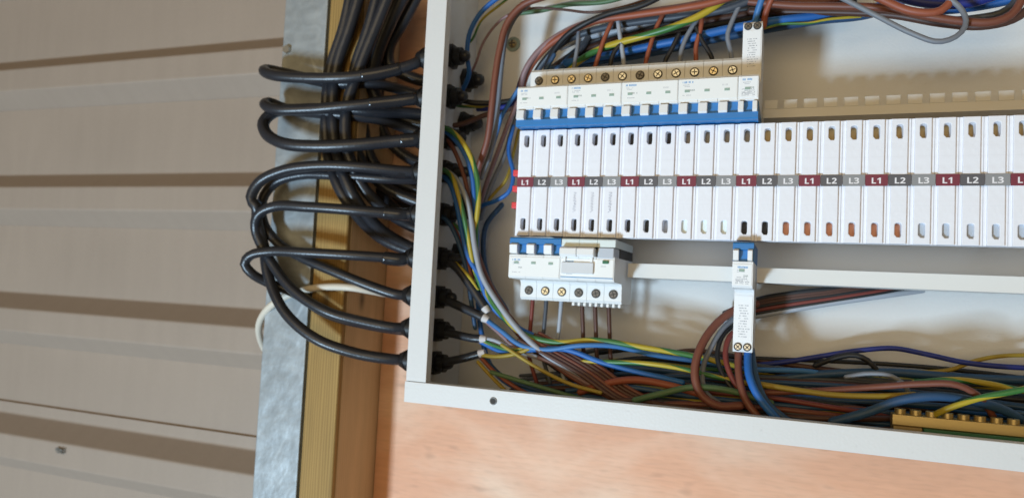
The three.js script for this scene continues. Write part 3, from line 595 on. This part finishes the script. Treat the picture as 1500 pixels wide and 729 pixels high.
// drops from the lower breakers
const lo = [['red', 780], ['greyDark', 800], ['greyLight', 822], ['brownDark', 853], ['brownDark', 872], ['brownDark', 892]];
const lw = ['dull red wire dropping from the lower blue breaker', 'dark grey wire dropping from the lower blue breaker', 'pale grey wire dropping from the lower blue breaker', 'brown wire dropping from the switch, left pole', 'brown wire dropping from the switch, middle pole', 'brown wire dropping from the switch, right pole'];
lo.forEach(([k, x], i) => wire(k, .0024, lw[i], [[x + 1, 428, -.05], [x, 446, -.05], [x - 3 + (i > 2 ? 4 : 0), 480, -.052], [x - 6 + (i > 2 ? 8 : 0), 515, -.056], [x + 6, 560, -.06]]));
// bottom run, hand placed
wire('earth', .0026, 'yellow and green wire along the middle of the bottom bundle', [[840, 528, -.04], [890, 530, -.036], [945, 532, -.034], [1000, 540, -.036], [1050, 552, -.04], [1120, 566, -.045]]);
wire('orange', .0040, 'reddish brown thick wire low in the bottom bundle', [[850, 574, -.04], [885, 562, -.036], [930, 556, -.034], [980, 564, -.034], [1030, 578, -.036]]);
wire('green', .0034, 'yellow-green wire slanting up through the bottom bundle', [[930, 586, -.026], [970, 576, -.024], [1015, 567, -.024], [1070, 572, -.028], [1130, 590, -.032]]);
wire('blueDark', .0044, 'thick steel blue wire in the middle of the bottom bundle', [[800, 522, -.080], [880, 536, -.080], [950, 540, -.080], [1030, 548, -.082], [1110, 556, -.085], [1200, 548, -.085], [1300, 545, -.085], [1400, 552, -.085], [1500, 556, -.085], [1560, 552, -.085]]);
wire('navy', .0028, 'navy wire rising in a hump at the right of the bottom bundle', [[1095, 536, -.098], [1150, 530, -.096], [1200, 522, -.093], [1260, 513, -.090], [1310, 510, -.090], [1355, 518, -.090], [1410, 530, -.090], [1460, 536, -.090], [1540, 540, -.093]]);
wire('black', .0030, 'black wire bending over at the right of the bottom bundle', [[1195, 535, -.090], [1225, 524, -.085], [1252, 520, -.083], [1272, 528, -.083], [1290, 548, -.085]]);
wire('grey', .0024, 'pale grey wire bending over at the right of the bottom bundle', [[1240, 552, -.052], [1272, 547, -.048], [1304, 550, -.046], [1324, 562, -.046], [1336, 585, -.050]]);
wire('brown', .0032, 'red-brown wire bending over above the brass bar', [[1110, 575, -.04], [1200, 572, -.036], [1290, 566, -.034], [1350, 562, -.03], [1400, 563, -.028], [1432, 578, -.032], [1450, 600, -.045], [1470, 640, -.06]]);
wire('yellow', .0022, 'yellow wire arching up at the right edge of the bottom bundle', [[1330, 545, -.100], [1390, 542, -.095], [1430, 528, -.092], [1470, 521, -.092], [1530, 520, -.092]]);
wire('earth', .0030, 'yellow and green wire rising from the brass bar', [[1345, 622, -.05], [1385, 600, -.026], [1435, 583, -.024], [1480, 574, -.024], [1540, 562, -.026]]);
wire('earth', .0030, 'yellow and green wire level above the brass bar', [[1340, 560, -.070], [1400, 556, -.066], [1450, 562, -.066], [1500, 572, -.066], [1550, 578, -.066]]);
wire('blueDark', .0046, 'steel blue thick wire dipping left of the brass bar', [[1220, 618, -.03], [1270, 604, -.026], [1320, 586, -.024], [1370, 580, -.026], [1420, 586, -.034], [1475, 602, -.046], [1530, 640, -.062]]);
wire('yellow', .0030, 'ochre wire level in the right of the bottom bundle', [[1110, 562, -.036], [1160, 570, -.034], [1220, 578, -.032], [1290, 580, -.032], [1340, 578, -.034]]);
wire('brown', .0044, 'brown wire bowing out left from behind the lower tall breaker', [[1108, 445, -.075], [1080, 452, -.06], [1048, 476, -.045], [1026, 510, -.032], [1018, 545, -.024], [1026, 576, -.02], [1052, 594, -.02], [1085, 594, -.024]]);
wire('grey', .0028, 'grey wire inside the bowing brown one', [[1095, 452, -.08], [1062, 478, -.06], [1044, 505, -.048], [1030, 540, -.04], [1034, 574, -.034], [1056, 592, -.032]]);
wire('black', .0026, 'black wire inside the bowing brown one', [[1085, 470, -.075], [1060, 490, -.06], [1051, 520, -.05], [1060, 550, -.042], [1078, 576, -.038]]);
wire('red', .0030, 'red-brown wire bending down beside the lower tall breaker', [[1092, 478, -.07], [1070, 492, -.055], [1063, 520, -.044], [1072, 552, -.036], [1092, 582, -.032]]);
wire('brown', .0038, 'brown wire leaving the bottom of the lower tall breaker', [[1083, 500, -.045], [1082, 520, -.036], [1083, 550, -.026], [1092, 584, -.018], [1112, 612, -.014]]);
wire('blue', .0040, 'blue wire leaving the bottom of the lower tall breaker', [[1097, 500, -.045], [1096, 520, -.034], [1098, 550, -.022], [1112, 582, -.015], [1140, 615, -.014]]);
wire('blueDark', .0036, 'darker blue wire beside the blue one under the lower tall breaker', [[1101, 512, -.05], [1104, 535, -.036], [1110, 562, -.028], [1126, 592, -.022], [1160, 620, -.02]]);
// run behind the lower tall breaker, to the right
[['brownDark', 0], ['black', 5], ['red', 11], ['black', 17], ['greyLight', 21], ['brownDark', -5], ['black', -9]].forEach(([k, d]) => wire(k, .0030, `${{ brownDark: 'dark brown', black: 'black', red: 'red-brown', greyLight: 'pale grey' }[k]} wire fanning out right of the lower tall breaker`, [[1062, 462 + d * .4, -.098], [1110, 446 + d * .8, -.096], [1160, 437 + d * .8, -.094], [1215, 430 + d * .7, -.095], [1262 + d * 2.2, 424 + d * .35, -.098], [1310 + d * 2, 421 + d * .2, -.107]], k === 'black' || k === 'brownDark' ? 'wires fanning out behind the lower tall breaker' : undefined));
// the mass of wires on the floor of the box
const kinds = ['brownDark', 'blueDark', 'brown', 'greyDark', 'blueDark', 'brownDark', 'black', 'earth', 'brownDark', 'blue', 'black', 'blueDark', 'brown', 'green', 'greyDark', 'red', 'black', 'blueDark', 'brownDark', 'yellow'];
const cname = { brown: 'brown', brownDark: 'dark brown', blueDark: 'steel blue', blue: 'blue', earth: 'yellow and green', black: 'black', grey: 'grey', red: 'red-brown', green: 'green', greyDark: 'charcoal', yellow: 'yellow' };
for (let k = 0; k < 96; k++) {
  const c = kinds[(k * 7) % kinds.length], row = k % 8, lane = Math.floor(k / 8);            // eight rows back to front, higher at the back
  const z = -.106 + row * .0118, top = -.156 - .0085 * row, yb = -.2265 + (top + .2265) * (lane + .7 * rnd()) / 12.5;
  const x0 = rr(-.03, .06) + (lane > 6 ? .06 : 0), x1 = rr(.50, .58), pts = [], ph = rnd() * 6, q = rr(.002, .006);
  for (let i = 0; i <= 9; i++) { const t = i / 9, x = x0 + (x1 - x0) * t; pts.push(V(x, Math.max(-.2268, yb - (i === 0 ? .012 : 0) - .006 * t + q * Math.sin(ph + t * 7 + k)), Math.min(x > .31 ? -.054 : -.010, Math.max(-.112, z + .005 * Math.sin(ph * 2 + t * 5))))); }
  wire(c, rr(.0018, .0031), `${cname[c]} wire lying in the mass along the box floor`, pts, `${cname[c]} wires along the box floor`);
}
// a scrap of grey fluff caught on the cladding
{
  const c = W(88, 659, -.1448), g = [];
  for (let k = 0; k < 9; k++) { const p = [0, 1, 2, 3].map(() => V(c.x + rr(-.011, .011), c.y + rr(-.004, .004), c.z + rr(.0006, .004))); g.push(...tube(p, .0006, 0, 14)); }
  solo('fluff', 'small scrap of grey fluff caught on the lowest cladding rib', 'fluff', g, std(col(.2, .19, .17), .9));
}
renderer.render(scene, camera);
